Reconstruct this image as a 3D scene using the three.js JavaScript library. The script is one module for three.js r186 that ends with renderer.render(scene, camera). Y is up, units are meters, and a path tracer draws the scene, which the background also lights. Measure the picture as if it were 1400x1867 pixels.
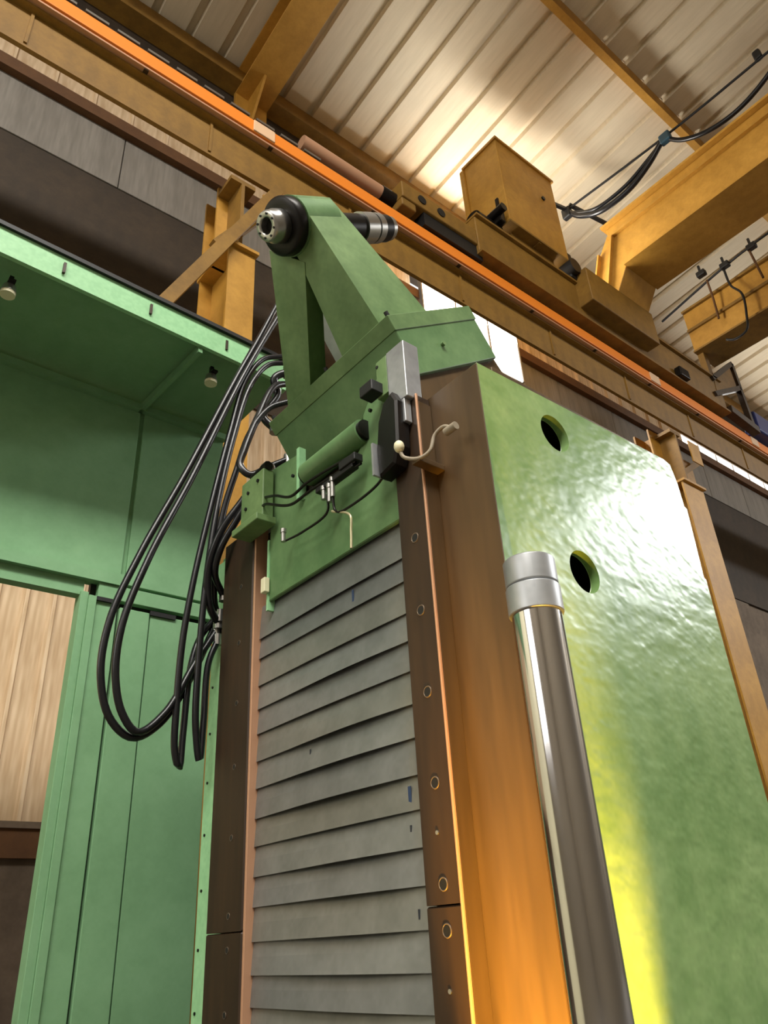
import * as THREE from 'three';
import { RoundedBoxGeometry } from 'three/addons/geometries/RoundedBoxGeometry.js';
import { mergeGeometries } from 'three/addons/utils/BufferGeometryUtils.js';
import { RectAreaLightUniformsLib } from 'three/addons/lights/RectAreaLightUniformsLib.js';

// ---------------------------------------------------------------- camera, light, exposure
const scene = new THREE.Scene();
const camera = new THREE.PerspectiveCamera(67.19, 1400 / 1867, 0.05, 200);
camera.position.set(1.619, 1.6, 1.931);
camera.up.set(0.407, 0.873, 0.268);
camera.lookAt(1.619 - 0.665, 1.6 + 0.484, 1.931 - 0.569);
scene.add(camera);
const renderer = new THREE.WebGLRenderer({ antialias: true });
renderer.toneMapping = THREE.LinearToneMapping;
renderer.toneMappingExposure = 1.25;
renderer.shadowMap.enabled = true;
scene.background = new THREE.Color(0.9, 0.95, 1.0);
RectAreaLightUniformsLib.init();

const WARM = new THREE.Color(1.0, 0.86, 0.68), DAY = new THREE.Color(1.0, 0.97, 0.9), COOL = new THREE.Color(0.95, 0.98, 1.0), AMBER = new THREE.Color(1.0, 0.53, 0.06);
const LIGHT = { sky: 26, band: 30, back: 27, front: 1.5, amber: 165, flood: 90, batten: 16 };  // batten and flood drive the added lamps
function area(color, intensity, w, h, pos, target) {
  const l = new THREE.RectAreaLight(color, intensity, w, h);
  l.position.set(...pos); l.lookAt(...target); scene.add(l); return l;
}
// roof skylights on the far slope and over the aisle in front of the machine (glazing built with the roof)
area(COOL, LIGHT.sky, 4.0, 9.5, [9.6, 13.8, -22.8], [9.6, 0, -22.8]);
// glazed door in the end wall behind the camera (panes built with the wall)
area(DAY, LIGHT.front, 6.0, 6.0, [-1.0, 8.0, 13.9], [-1.0, 8.0, 0]);
area(DAY, LIGHT.back, 2.6, 13.6, [6.0, 14.55, 6], [6.0, 0, 6]);

// ---------------------------------------------------------------- helpers
let seed = 7;
const rnd = () => { seed = (seed * 1664525 + 1013904223) >>> 0; return seed / 4294967296; };
function lattice(n, s) { const a = new Float32Array(n * n); let q = s >>> 0; for (let i = 0; i < n * n; i++) { q = (q * 1664525 + 1013904223) >>> 0; a[i] = q / 4294967296; } return a; }
function noiseField(size, cx, cy, s) {             // periodic value noise
  const n = 64, L = lattice(n, s), o = new Float32Array(size * size);
  const sm = t => t * t * (3 - 2 * t);
  for (let y = 0; y < size; y++) for (let x = 0; x < size; x++) {
    const u = x / size * cx, v = y / size * cy, iu = Math.floor(u), iv = Math.floor(v), fu = sm(u - iu), fv = sm(v - iv);
    const g = (i, j) => L[((j % cy) % n) * n + ((i % cx) % n)];
    o[y * size + x] = (g(iu, iv) * (1 - fu) + g(iu + 1, iv) * fu) * (1 - fv) + (g(iu, iv + 1) * (1 - fu) + g(iu + 1, iv + 1) * fu) * fv;
  }
  return o;
}
const SZ = 512;
function fbm(list) {                                // list of [cx, cy, weight, seed]
  const o = new Float32Array(SZ * SZ); let w = 0;
  for (const [cx, cy, k, s] of list) { const f = noiseField(SZ, cx, cy, s); w += k; for (let i = 0; i < o.length; i++) o[i] += f[i] * k; }
  for (let i = 0; i < o.length; i++) o[i] /= w;
  return o;
}
function tex(fill, srgb) {
  const d = new Uint8Array(SZ * SZ * 4);
  for (let i = 0; i < SZ * SZ; i++) { const c = fill(i); d[i * 4] = c[0]; d[i * 4 + 1] = c[1]; d[i * 4 + 2] = c[2]; d[i * 4 + 3] = 255; }
  const t = new THREE.DataTexture(d, SZ, SZ, THREE.RGBAFormat);
  t.wrapS = t.wrapT = THREE.RepeatWrapping; t.magFilter = THREE.LinearFilter; t.minFilter = THREE.LinearMipmapLinearFilter; t.generateMipmaps = true;
  if (srgb) t.colorSpace = THREE.SRGBColorSpace;
  t.needsUpdate = true; return t;
}
const cl = v => Math.max(0, Math.min(255, v));
function colourMap(a, b, field, gain = 1.6) {       // mix of two sRGB colours over a noise field
  return tex(i => { const t = Math.max(0, Math.min(1, (field[i] - 0.5) * gain + 0.5)); return [0, 1, 2].map(k => cl(a[k] + (b[k] - a[k]) * t)); }, true);
}
const F = {
  blotch: fbm([[4, 4, 1, 11], [9, 9, 0.8, 12], [23, 23, 0.5, 13], [60, 60, 0.35, 14]]),
  streak: fbm([[14, 2, 1, 21], [40, 3, 0.9, 22], [64, 9, 0.5, 23], [5, 5, 0.5, 24]]),
  fine: fbm([[30, 30, 1, 31], [64, 64, 1, 32]]),
  cast: fbm([[9, 16, 1, 51], [22, 34, 0.8, 52], [40, 64, 0.35, 53], [5, 4, 1.1, 54]]),
  stroke: fbm([[6, 20, 1, 41], [11, 46, 0.9, 42], [24, 60, 0.4, 43], [3, 4, 1.0, 44]]),
};
const bumpTex = f => tex(i => { const v = cl(f[i] * 255); return [v, v, v]; }, false);
const BUMP = { cast: bumpTex(F.cast), blotch: bumpTex(F.blotch), stroke: bumpTex(F.stroke), fine: bumpTex(F.fine), streak: bumpTex(F.streak) };
function mat(a, b, field, o = {}) {
  const { gain, ...rest } = o;
  return new THREE.MeshPhysicalMaterial({ map: colourMap(a, b, F[field], gain), roughness: 0.55, side: THREE.DoubleSide, ...rest });
}
const plain = (c, o = {}) => new THREE.MeshPhysicalMaterial({ color: new THREE.Color(...c.map(v => v / 255)).convertSRGBToLinear(), roughness: 0.5, side: THREE.DoubleSide, ...o });
const M = {
  cast: mat([104, 138, 80], [142, 170, 112], 'blotch', { roughness: 0.27, bumpMap: BUMP.cast, bumpScale: 0.0045 }),
  green: mat([80, 114, 70], [110, 142, 94], 'blotch', { roughness: 0.45, bumpMap: BUMP.blotch, bumpScale: 0.0015 }),
  greenStain: mat([84, 112, 66], [122, 150, 98], 'blotch', { roughness: 0.5, bumpMap: BUMP.blotch, bumpScale: 0.0015 }),
  cabin: mat([116, 158, 116], [130, 172, 130], 'blotch', { roughness: 0.7, specularIntensity: 0.5 }),
  cabinLight: mat([142, 196, 144], [156, 208, 156], 'fine', { roughness: 0.5 }),
  yellow: mat([166, 120, 42], [196, 146, 60], 'blotch', { roughness: 0.5 }),
  yellowDark: mat([116, 84, 28], [146, 108, 40], 'blotch', { roughness: 0.6 }),  // darker version of the yellow
  orange: plain([240, 136, 42], { roughness: 0.4 }),
  orangePale: plain([226, 188, 150], { roughness: 0.5 }),
  brownIron: mat([74, 57, 36], [98, 76, 49], 'streak', { roughness: 0.4, metalness: 0.3, gain: 1.3 }),
  darkIron: mat([44, 30, 17], [64, 45, 26], 'streak', { roughness: 0.5, metalness: 0.2 }),
  slat: mat([116, 119, 116], [142, 144, 142], 'blotch', { roughness: 0.42, metalness: 0.45 }),
  steel: plain([176, 174, 170], { roughness: 0.28, metalness: 0.9 }),
  chrome: mat([196, 194, 196], [214, 212, 212], 'streak', { roughness: 0.12, metalness: 1.0 }),
  galv: mat([150, 152, 154], [186, 188, 190], 'blotch', { roughness: 0.42, metalness: 0.6 }),
  brass: plain([206, 196, 160], { roughness: 0.35, metalness: 0.5 }),
  rubber: plain([20, 20, 23], { roughness: 0.32 }),
  black: plain([16, 15, 15], { roughness: 0.55 }),
  boltRim: plain([120, 104, 88], { roughness: 0.4, metalness: 0.5 }),
  blackMetal: plain([30, 27, 25], { roughness: 0.35, metalness: 0.6 }),
  sheet: mat([208, 194, 166], [226, 212, 186], 'streak', { gain: 1.0, roughness: 0.6 }),
  tan: mat([176, 148, 114], [228, 206, 176], 'streak', { gain: 1.4, roughness: 0.65 }),
  greySheet: mat([112, 106, 98], [134, 128, 120], 'streak', { roughness: 0.65 }),
  darkSheet: mat([46, 35, 22], [64, 50, 34], 'blotch', { roughness: 0.75 }),
  plinth: mat([92, 78, 64], [118, 102, 86], 'blotch', { roughness: 0.8 }),
  girt: mat([84, 52, 22], [104, 68, 32], 'blotch', { roughness: 0.7 }),
  concrete: mat([78, 72, 64], [100, 94, 84], 'blotch', { roughness: 0.85 }),
  wall: mat([104, 95, 80], [126, 116, 100], 'blotch', { roughness: 0.8 }),
  cream: plain([228, 222, 186], { roughness: 0.5 }),
  bluePaint: plain([36, 58, 92], { roughness: 0.6 }),
  inkMark: plain([40, 44, 52], { roughness: 0.6 }),
  blue: plain([20, 40, 110], { roughness: 0.4 }),
  rope: plain([150, 138, 118], { roughness: 0.6 }),
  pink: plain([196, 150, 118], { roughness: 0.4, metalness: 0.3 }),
  glow: new THREE.MeshStandardMaterial({ color: 0xffffff, emissive: new THREE.Color(1, 0.99, 0.95), emissiveIntensity: 4.0, side: THREE.DoubleSide }),
  softGlow: new THREE.MeshStandardMaterial({ color: 0xffffff, emissive: new THREE.Color(1, 0.99, 0.97), emissiveIntensity: 1.6, side: THREE.DoubleSide }),
  amberGlow: new THREE.MeshStandardMaterial({ color: 0xd98a30, emissive: new THREE.Color(1.0, 0.5, 0.1), emissiveIntensity: 0.6, side: THREE.DoubleSide }),
};

const used = {};
function numbered(n) { if (!(n in used)) { used[n] = 0; return n; } used[n]++; return n + '_' + String(used[n]).padStart(3, '0'); }
function boxUV(g) {                                 // uv in metres by dominant axis
  if (g.index) g = g.toNonIndexed();
  const p = g.attributes.position, n = p.count, uv = new Float32Array(n * 2), a = new THREE.Vector3(), b = new THREE.Vector3(), c = new THREE.Vector3(), N = new THREE.Vector3();
  for (let i = 0; i < n; i += 3) {
    a.fromBufferAttribute(p, i); b.fromBufferAttribute(p, i + 1); c.fromBufferAttribute(p, i + 2);
    N.copy(b).sub(a).cross(c.clone().sub(a));
    const ax = Math.abs(N.x), ay = Math.abs(N.y), az = Math.abs(N.z);
    [a, b, c].forEach((v, k) => {
      let u, w;
      if (ax >= ay && ax >= az) { u = v.z; w = v.y; } else if (az >= ay) { u = v.x; w = v.y; } else { u = v.z; w = v.x; }
      uv[(i + k) * 2] = u; uv[(i + k) * 2 + 1] = w;
    });
  }
  g.setAttribute('uv', new THREE.BufferAttribute(uv, 2));
  if (!g.attributes.normal) g.computeVertexNormals();
  for (const k of Object.keys(g.attributes)) if (!['position', 'normal', 'uv'].includes(k)) g.deleteAttribute(k);
  return g;
}
function mesh(name, geos, m, parent = scene) {
  const list = (Array.isArray(geos) ? geos : [geos]).map(boxUV);
  const g = list.length > 1 ? mergeGeometries(list) : list[0];
  const o = new THREE.Mesh(g, m); o.castShadow = o.receiveShadow = true;
  o.name = parent === scene ? numbered(name) : name; parent.add(o); return o;
}
function copyMesh(name, src, parent, pos) { const o = new THREE.Mesh(src.geometry, src.material); o.castShadow = o.receiveShadow = true; o.name = name; o.position.set(...pos); parent.add(o); return o; }
function thing(name, label, category, group) {
  const o = new THREE.Group(); o.name = numbered(name); scene.add(o); o.userData = { label, category }; if (group) o.userData.group = group; return o;
}
function tag(o, label, category, group) { o.userData.label = label; o.userData.category = category; if (group) o.userData.group = group; return o; }
function struct(name, label, category) { const o = new THREE.Group(); o.name = numbered(name); scene.add(o); o.userData = { label, category, kind: 'structure' }; return o; }
function bx(x0, x1, y0, y1, z0, z1, r = 0) {
  const w = Math.abs(x1 - x0), h = Math.abs(y1 - y0), d = Math.abs(z1 - z0);
  const g = r ? new RoundedBoxGeometry(w, h, d, 1, Math.min(r, w / 2.01, h / 2.01, d / 2.01)) : new THREE.BoxGeometry(w, h, d);
  g.translate((x0 + x1) / 2, (y0 + y1) / 2, (z0 + z1) / 2); return g;
}
function prismZ(pts, z0, z1, bevel = 0, holes = []) {   // polygon in x,y
  const s = new THREE.Shape(pts.map(p => new THREE.Vector2(...p)));
  for (const [x, y, r] of holes) { const h = new THREE.Path(); h.absarc(x, y, r, 0, Math.PI * 2, true); s.holes.push(h); }
  const g = new THREE.ExtrudeGeometry(s, { depth: z1 - z0 - 2 * bevel, bevelEnabled: bevel > 0, bevelSize: bevel, bevelOffset: -bevel, bevelThickness: bevel, bevelSegments: 1, curveSegments: 40 });
  g.translate(0, 0, z0 + bevel); return g;
}
function prismX(pts, x0, x1, bevel = 0, holes = []) {   // polygon in z,y  (extruded along x)
  const g = prismZ(pts.map(([z, y]) => [-z, y]), x0, x1, bevel, holes.map(([z, y, r]) => [-z, y, r]));
  g.rotateY(Math.PI / 2); return g;
}
function cyl(r0, r1, len, pos, axis = 'y', seg = 28, open = false) {
  const g = new THREE.CylinderGeometry(r1, r0, len, seg, 1, open);
  if (axis === 'z') g.rotateX(Math.PI / 2); if (axis === 'x') g.rotateZ(-Math.PI / 2);
  g.translate(...pos); return g;
}
function tube(pts, r, seg = 40, rs = 8, closed = false) { return new THREE.TubeGeometry(new THREE.CatmullRomCurve3(pts.map(p => new THREE.Vector3(...p)), closed, 'centripetal'), seg, r, rs, closed); }
function bar(a, b, w, h) {                              // rectangular bar between two points
  const A = new THREE.Vector3(...a), B = new THREE.Vector3(...b), g = new THREE.BoxGeometry(w, h, A.distanceTo(B));
  const m = new THREE.Matrix4().lookAt(A, B, new THREE.Vector3(0, 1, 0)); m.setPosition(A.clone().add(B).multiplyScalar(0.5)); g.applyMatrix4(m); return g;
}
function hexa(f) {                                      // 8 corners: bottom ring of 4, top ring of 4
  const idx = [[0, 1, 2, 3], [7, 6, 5, 4], [0, 4, 5, 1], [1, 5, 6, 2], [2, 6, 7, 3], [3, 7, 4, 0]], p = [];
  for (const [a, b, c, d] of idx) p.push(...f[a], ...f[b], ...f[c], ...f[a], ...f[c], ...f[d]);
  const g = new THREE.BufferGeometry(); g.setAttribute('position', new THREE.Float32BufferAttribute(p, 3)); g.computeVertexNormals(); return g;
}

// ---------------------------------------------------------------- the hall
const XW = -5.3, XR = 14, ZF = 14, ZB = -30, RIDGE = 4.4, SL = Math.tan(5.5 * Math.PI / 180), YE = 13.95;
const roofY = x => YE + SL * ((x <= RIDGE ? x : 2 * RIDGE - x) - XW);
{
  const f = struct('floor', 'grey concrete floor of the machine hall', 'floor');
  mesh('floor_slab', bx(XW - 0.2, XR + 0.2, -0.2, 0, ZB - 0.2, ZF + 0.2), M.concrete, f);
  const wr = struct('wall_right', 'pale sheet wall of the hall opposite the runway', 'wall');
  mesh('wall_panel', bx(XR, XR + 0.15, 0, roofY(XR) + 0.3, ZB, ZF), M.wall, wr);
  const wf = struct('wall_front', 'pale end wall of the hall facing the column front', 'wall');
  mesh('wall_panel', [bx(XW - 0.2, -4, 0, 15.5, ZF, ZF + 0.15), bx(2, XR + 0.2, 0, 15.5, ZF, ZF + 0.15), bx(-4, 2, 0, 5, ZF, ZF + 0.15), bx(-4, 2, 11, 15.5, ZF, ZF + 0.15)], M.wall, wf);
  const wd = struct('window_3', 'large glazed opening in the end wall facing the column', 'window');
  for (let i = 0; i < 6; i++) for (let j = 0; j < 4; j++) mesh('pane', bx(-4 + i + 0.03, -3 + i - 0.03, 5 + j * 1.5 + 0.03, 6.5 + j * 1.5 - 0.03, ZF + 0.06, ZF + 0.08), M.softGlow, wd);
  mesh('window_frame', [...[0, 1, 2, 3, 4, 5, 6].map(i => bx(-4 + i - 0.03, -4 + i + 0.03, 5, 11, ZF + 0.03, ZF + 0.12)), ...[0, 1, 2, 3, 4].map(j => bx(-4, 2, 5 + j * 1.5 - 0.03, 5 + j * 1.5 + 0.03, ZF + 0.03, ZF + 0.12))], M.greySheet, wd);
  const wb = struct('wall_back', 'far end wall of the hall behind the crane', 'wall');
  mesh('wall_panel', bx(XW - 0.2, XR + 0.2, 0, 15.5, ZB - 0.15, ZB), M.wall, wb);

  // left wall in bands, with the strip of glazing below the eaves
  const wl = struct('wall_left', 'side wall of the hall in sheet bands behind the runway beam', 'wall');
  mesh('plinth', bx(XW - 0.2, XW, 0, 2.3, ZB, ZF), M.plinth, wl);
  mesh('plinth_rail', [bx(XW - 0.2, XW + 0.06, 2.3, 2.36, ZB, ZF), bx(XW - 0.2, XW + 0.02, 2.36, 2.52, ZB, ZF)], M.girt, wl);
  mesh('plinth_cap', bx(XW - 0.2, XW + 0.05, 2.52, 2.57, ZB, ZF), M.plinth, wl);
  mesh('sheet_backing', bx(XW - 0.2, XW - 0.06, 2.57, 7.5, -3, ZF), M.tan, wl);
  for (let i = 0; i < 16; i++) mesh('brown_panel', bx(XW - 0.2, XW - 0.02 - 0.03 * (i % 2), 2.57, 7.5, -3 - i * 1.6 - 1.58, -3 - i * 1.6, 0.01), M.plinth, wl);
  const ws = mesh('wall_sheet', prismYprofile(0.24, 2.57, 7.5), M.tan, wl); ws.position.z = 3.2;
  for (let i = 1; i < 26; i++) copyMesh('wall_sheet', ws, wl, [0, 0, 3.2 - i * 0.24]);
  mesh('pale_panel', bx(XW + 0.01, XW + 0.06, 0, 9.5, 3.7, ZF - 0.05), M.cream, wl);
  mesh('dark_sheet', bx(XW - 0.2, XW, 7.5, 10.05, ZB, ZF), M.darkSheet, wl);
  for (let i = 0; i < 14; i++) mesh('grey_panel', bx(XW - 0.2, XW + 0.02, 10.05, 11.0, 3.6 - i * 1.75 - 1.74, 3.6 - i * 1.75, 0.01), M.greySheet, wl);
  mesh('girt', [bx(XW - 0.2, XW + 0.12, 11.0, 11.2, ZB, ZF), bx(XW - 0.2, XW + 0.06, 11.2, 11.27, ZB, ZF)], M.girt, wl);
  const band = mesh('band_sheet', prismYprofile(0.5, 11.27, 11.7), M.tan, wl); band.position.z = 2.6;
  for (let i = 1; i < 15; i++) copyMesh('band_sheet', band, wl, [0, 0, 2.6 - i * 0.5]);
  for (let i = 0; i < 12; i++) copyMesh('band_sheet', band, wl, [0, 0, -7.4 - i * 0.5]);
  mesh('upper_sheet', bx(XW - 0.2, XW, 11.7, YE + 0.15, ZB, ZF), M.darkSheet, wl);
  mesh('band_backing', [bx(XW - 0.2, XW - 0.06, 11.27, 11.7, -4.95, ZF), bx(XW - 0.2, XW - 0.06, 11.27, 11.7, -13.4, -7.4)], M.tan, wl);
  function prismYprofile(w, y0, y1) {                    // one upright sheet with a narrow standing rib
    const g = new THREE.ExtrudeGeometry(new THREE.Shape([[0, -0.03], [w - 0.07, -0.03], [w - 0.05, 0.02], [w - 0.02, 0.02], [w, -0.03], [w, -0.05], [0, -0.05]].map(p => new THREE.Vector2(...p))), { depth: y1 - y0, bevelEnabled: false });
    g.applyMatrix4(new THREE.Matrix4().set(0, 1, 0, XW, 0, 0, 1, y0, 1, 0, 0, 0, 0, 0, 0, 1)); return g;
  }
  const glazing = (name, z0, z1, lab, y0, x) => {
    const w = struct(name, lab, 'window');
    const n = Math.round((z1 - z0) / 0.8), s = (z1 - z0) / n;
    for (let i = 0; i < n; i++) mesh('pane', bx(x - 0.02, x, y0, 11.7, z0 + i * s + 0.02, z0 + (i + 1) * s - 0.02), M.glow, w);
    mesh('window_frame', [...Array(n + 1).keys()].map(i => bx(x - 0.05, x + 0.02, y0, 11.7, z0 + i * s - 0.015, z0 + i * s + 0.015)), M.greySheet, w);
    area(DAY, LIGHT.band, z1 - z0, 11.68 - y0, [x + 0.03, (11.7 + y0) / 2, (z0 + z1) / 2], [x + 3, (11.7 + y0) / 2 + 0.2, (z0 + z1) / 2]);
  };
  glazing('window_1', -7.38, -4.98, 'bright glazed strip under the eaves beyond the green arm', 10.3, XW + 0.16);
  glazing('window_2', -21.4, -13.4, 'bright glazed strip far along the wall past the second column', 11.27, XW - 0.1);

  // roof: deck, ribbed sheets, skylights
  const c = struct('ceiling', 'ribbed metal sheet roof over the crane', 'ceiling');
  const ang = Math.atan(SL), L1 = (RIDGE - XW) / Math.cos(ang);
  const slope = (x0, x1, z0, z1, t0, t1) => {            // slab following the roof
    const p = [[x0, roofY(x0) + t0], [x1, roofY(x1) + t0], [x1, roofY(x1) + t1], [x0, roofY(x0) + t1]];
    return prismZ(p, z0, z1);
  };
  mesh('roof_deck', [slope(XW - 0.3, RIDGE, ZB - 0.2, ZF + 0.2, 0.11, 0.24),
    slope(RIDGE, 7.6, ZB - 0.2, -1, 0.0, 0.2), slope(RIDGE, 4.6, -1, ZF + 0.2, 0, 0.2), slope(7.4, XR + 0.3, -1, ZF + 0.2, 0, 0.2), slope(4.6, 7.4, 13, ZF + 0.2, 0, 0.2),
    slope(7.6, 12.2, -18, -1, 0, 0.2), slope(11.6, 12.2, -28, -18, 0, 0.2), slope(7.6, 12.2, ZB - 0.2, -28, 0, 0.2), slope(12.2, XR + 0.3, ZB - 0.2, -1, 0, 0.2)], M.sheet, c);
  mesh('skylight', slope(7.6, 11.6, -28, -18, 0.02, 0.05), M.glow, c);
  mesh('skylight', slope(4.6, 7.4, -1, 13, 0.02, 0.05), M.glow, c);
  const sheetGeo = (x0, x1, w) => {                      // profile across z, run along the slope
    const pr = [[0, 0], [w - 0.14, 0], [w - 0.115, 0.085], [w - 0.025, 0.085], [w, 0], [w, 0.012], [w - 0.02, 0.095], [w - 0.12, 0.095], [w - 0.148, 0.01], [0, 0.01]];
    const g = new THREE.ExtrudeGeometry(new THREE.Shape(pr.map(p => new THREE.Vector2(...p))), { depth: x1 - x0, bevelEnabled: false });
    // profile x -> -z, profile y -> y, depth -> x with slope
    g.applyMatrix4(new THREE.Matrix4().set(0, 0, 1, x0, 0, 1, SL, roofY(x0), -1, 0, 0, 0, 0, 0, 0, 1)); return g;
  };
  const W = 0.554, s1 = mesh('roof_sheet', sheetGeo(XW, -1.43, W), M.sheet, c), s2 = mesh('roof_sheet', sheetGeo(-1.5, RIDGE, W), M.sheet, c);
  s1.position.z = s2.position.z = 3.284;
  for (let i = 1; i < 50; i++) { copyMesh('roof_sheet', s1, c, [0, 0, 3.284 - i * W]); copyMesh('roof_sheet', s2, c, [0, 0.012, 3.284 - i * W]); }
  // eaves beam and purlin
  const t1 = struct('trim_1', 'dark yellow eaves beam along the foot of the ribbed roof', 'beam');
  mesh('eaves_beam', [bx(XW, XW + 0.16, 13.42, 13.9, ZB, ZF), bx(XW, XW + 0.3, 13.36, 13.42, ZB, ZF)], M.yellowDark, t1);
  const t2 = struct('trim_2', 'thin yellow purlin crossing the ribbed roof', 'purlin');
  mesh('purlin', [bx(-1.45, -1.42, roofY(-1.43) - 0.3, roofY(-1.43), ZB, ZF), bx(-1.54, -1.42, roofY(-1.43) - 0.32, roofY(-1.43) - 0.3, ZB, ZF)], M.yellow, t2);
  const t3 = struct('trim_3', 'thin yellow purlin higher up the roof slope', 'purlin');
  mesh('purlin', bx(1.6, 1.74, roofY(1.67) - 0.22, roofY(1.67), ZB, ZF), M.yellow, t3);
}

// ---------------------------------------------------------------- yellow columns, rafters, runway
function steelColumn(z0, label, wide = 0.3) {
  const t = thing('steel_column', label, 'column', 'yellow columns carrying the runway beam');
  const z1 = z0 - wide, zm = (z0 + z1) / 2;
  mesh('flange', bx(-3.48, -3.45, 0, 7.83, z1, z0), M.yellow, t);
  mesh('flange', bx(-4.1, -4.07, 0, 9.05, z1, z0), M.yellow, t);
  mesh('web', bx(-4.07, -3.48, 0, 7.83, zm - 0.012, zm + 0.012), M.yellow, t);
  mesh('upper_web', bx(-4.07, -3.83, 7.83, 9.05, zm - 0.012, zm + 0.012), M.yellow, t);
  mesh('upper_flange', bx(-3.83, -3.8, 7.83, 9.05, z1, z0), M.yellow, t);
  mesh('cap_plate', bx(-4.12, -3.4, 7.83, 7.87, z1 - 0.02, z0 + 0.02), M.yellow, t);
  mesh('corbel', [bx(-3.8, -3.5, 7.87, 8.9, zm - 0.02, zm + 0.02), bx(-3.8, -3.5, 8.9, 8.96, zm - 0.15, zm + 0.15)], M.yellowDark, t);
  mesh('splice_plate', bx(-3.52, -3.5, 8.5, 8.93, z1 - 0.42, z1 - 0.1), M.yellow, t);
  return t;
}
const c1 = steelColumn(-0.566, 'yellow steel column rising behind the green canopy');
const c2 = steelColumn(-8.8, 'yellow steel column beside the glossy green side of the machine column', 0.62);
{
  mesh('knee_brace', bar([-3.39, 6.55, 0.1], [-3.39, 8.95, -1.08], 0.09, 0.12), M.yellowDark, c1);
  mesh('knee_brace', bar([-3.62, 7.9, -0.5], [-3.62, 9.05, -1.2], 0.1, 0.13), M.yellowDark, c1);
  mesh('brace_plate', bx(-3.95, -3.92, 8.35, 8.95, -10.3, -9.45), M.yellow, c2);
  mesh('brace_bar', bar([-3.8, 8.3, -9.4], [-3.8, 8.95, -10.4], 0.1, 0.1), M.yellowDark, c2);
}
function rafter(z, label) {
  const t = thing('roof_rafter', label, 'rafter');
  const P = (x0, x1, a, b, z0, z1) => prismZ([[x0, roofY(x0) + a], [x1, roofY(x1) + a], [x1, roofY(x1) + b], [x0, roofY(x0) + b]], z0, z1);
  mesh('lower_flange', P(-5.2, RIDGE, -0.64, -0.6, z - 0.28, z + 0.28), M.yellow, t);
  mesh('upper_flange', P(-5.2, RIDGE, -0.1, -0.06, z - 0.28, z + 0.28), M.yellow, t);
  mesh('web', P(-5.2, RIDGE, -0.6, -0.1, z + 0.1, z + 0.13), M.yellow, t);
  mesh('end_plate', bx(-5.26, -5.2, 12.5, roofY(-5.2) - 0.06, z - 0.28, z + 0.28), M.yellow, t);
  mesh('end_gusset', prismZ([[-5.2, roofY(-5.2) - 0.64], [-4.7, roofY(-4.7) - 0.64], [-5.2, 12.5]], z + 0.02, z + 0.06), M.yellow, t);
}
rafter(-1.66, 'yellow roof rafter with flanges rising above the runway beam');
{
  const r = thing('runway_beam', 'deep yellow crane runway beam running behind the machine', 'beam');
  const z0 = ZB + 0.2, z1 = 6;
  mesh('web', bx(-3.52, -3.5, 9.07, 9.6, z0, z1), M.yellowDark, r);
  mesh('lower_flange', bx(-3.54, -3.49, 9.05, 9.08, z0, z1), M.yellowDark, r);
  mesh('upper_flange', bx(-3.68, -3.42, 9.58, 9.66, z0, z1), M.yellowDark, r);
  for (let i = 0; i < 9; i++) mesh('stiffener', bx(-3.5, -3.48, 9.1, 9.58, 1.6 - i * 1.9, 1.63 - i * 1.9), M.yellowDark, r);
  const cr = thing('crane_rail', 'dark crane rail with pale clips on top of the runway beam', 'rail');
  mesh('rail_head', [bx(-3.54, -3.44, 9.72, 9.86, z0, z1, 0.012), bx(-3.58, -3.4, 9.66, 9.72, z0, z1)], M.darkIron, cr);
  for (let i = 0; i < 11; i++) mesh('rail_clip', bx(-3.44, -3.38, 9.95, 9.985, 1.62 - i * 0.33, 1.86 - i * 0.33), M.steel, cr);
  mesh('clip_ledge', bx(-3.5, -3.4, 9.86, 9.95, -2.2, 2.2), M.darkIron, cr);
  const co = thing('conductor_rail', 'bright orange conductor rail along the yellow runway beam', 'rail');
  mesh('conductor_bar', bx(-3.4, -3.34, 9.65, 9.85, z0, z1, 0.01), M.orange, co);
  mesh('lower_lip', bx(-3.42, -3.36, 9.61, 9.635, z0, z1), M.pink, co);
  for (const z of [-0.86, -8.6, -12]) mesh('joint_cover', bx(-3.41, -3.325, 9.66, 9.84, z - 0.14, z + 0.14, 0.008), M.orangePale, co);
  for (let i = 0; i < 12; i++) mesh('hanger', bx(-3.44, -3.37, 9.6, 9.86, 2 - i * 1.5, 2.05 - i * 1.5), M.darkIron, co);
}

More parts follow.
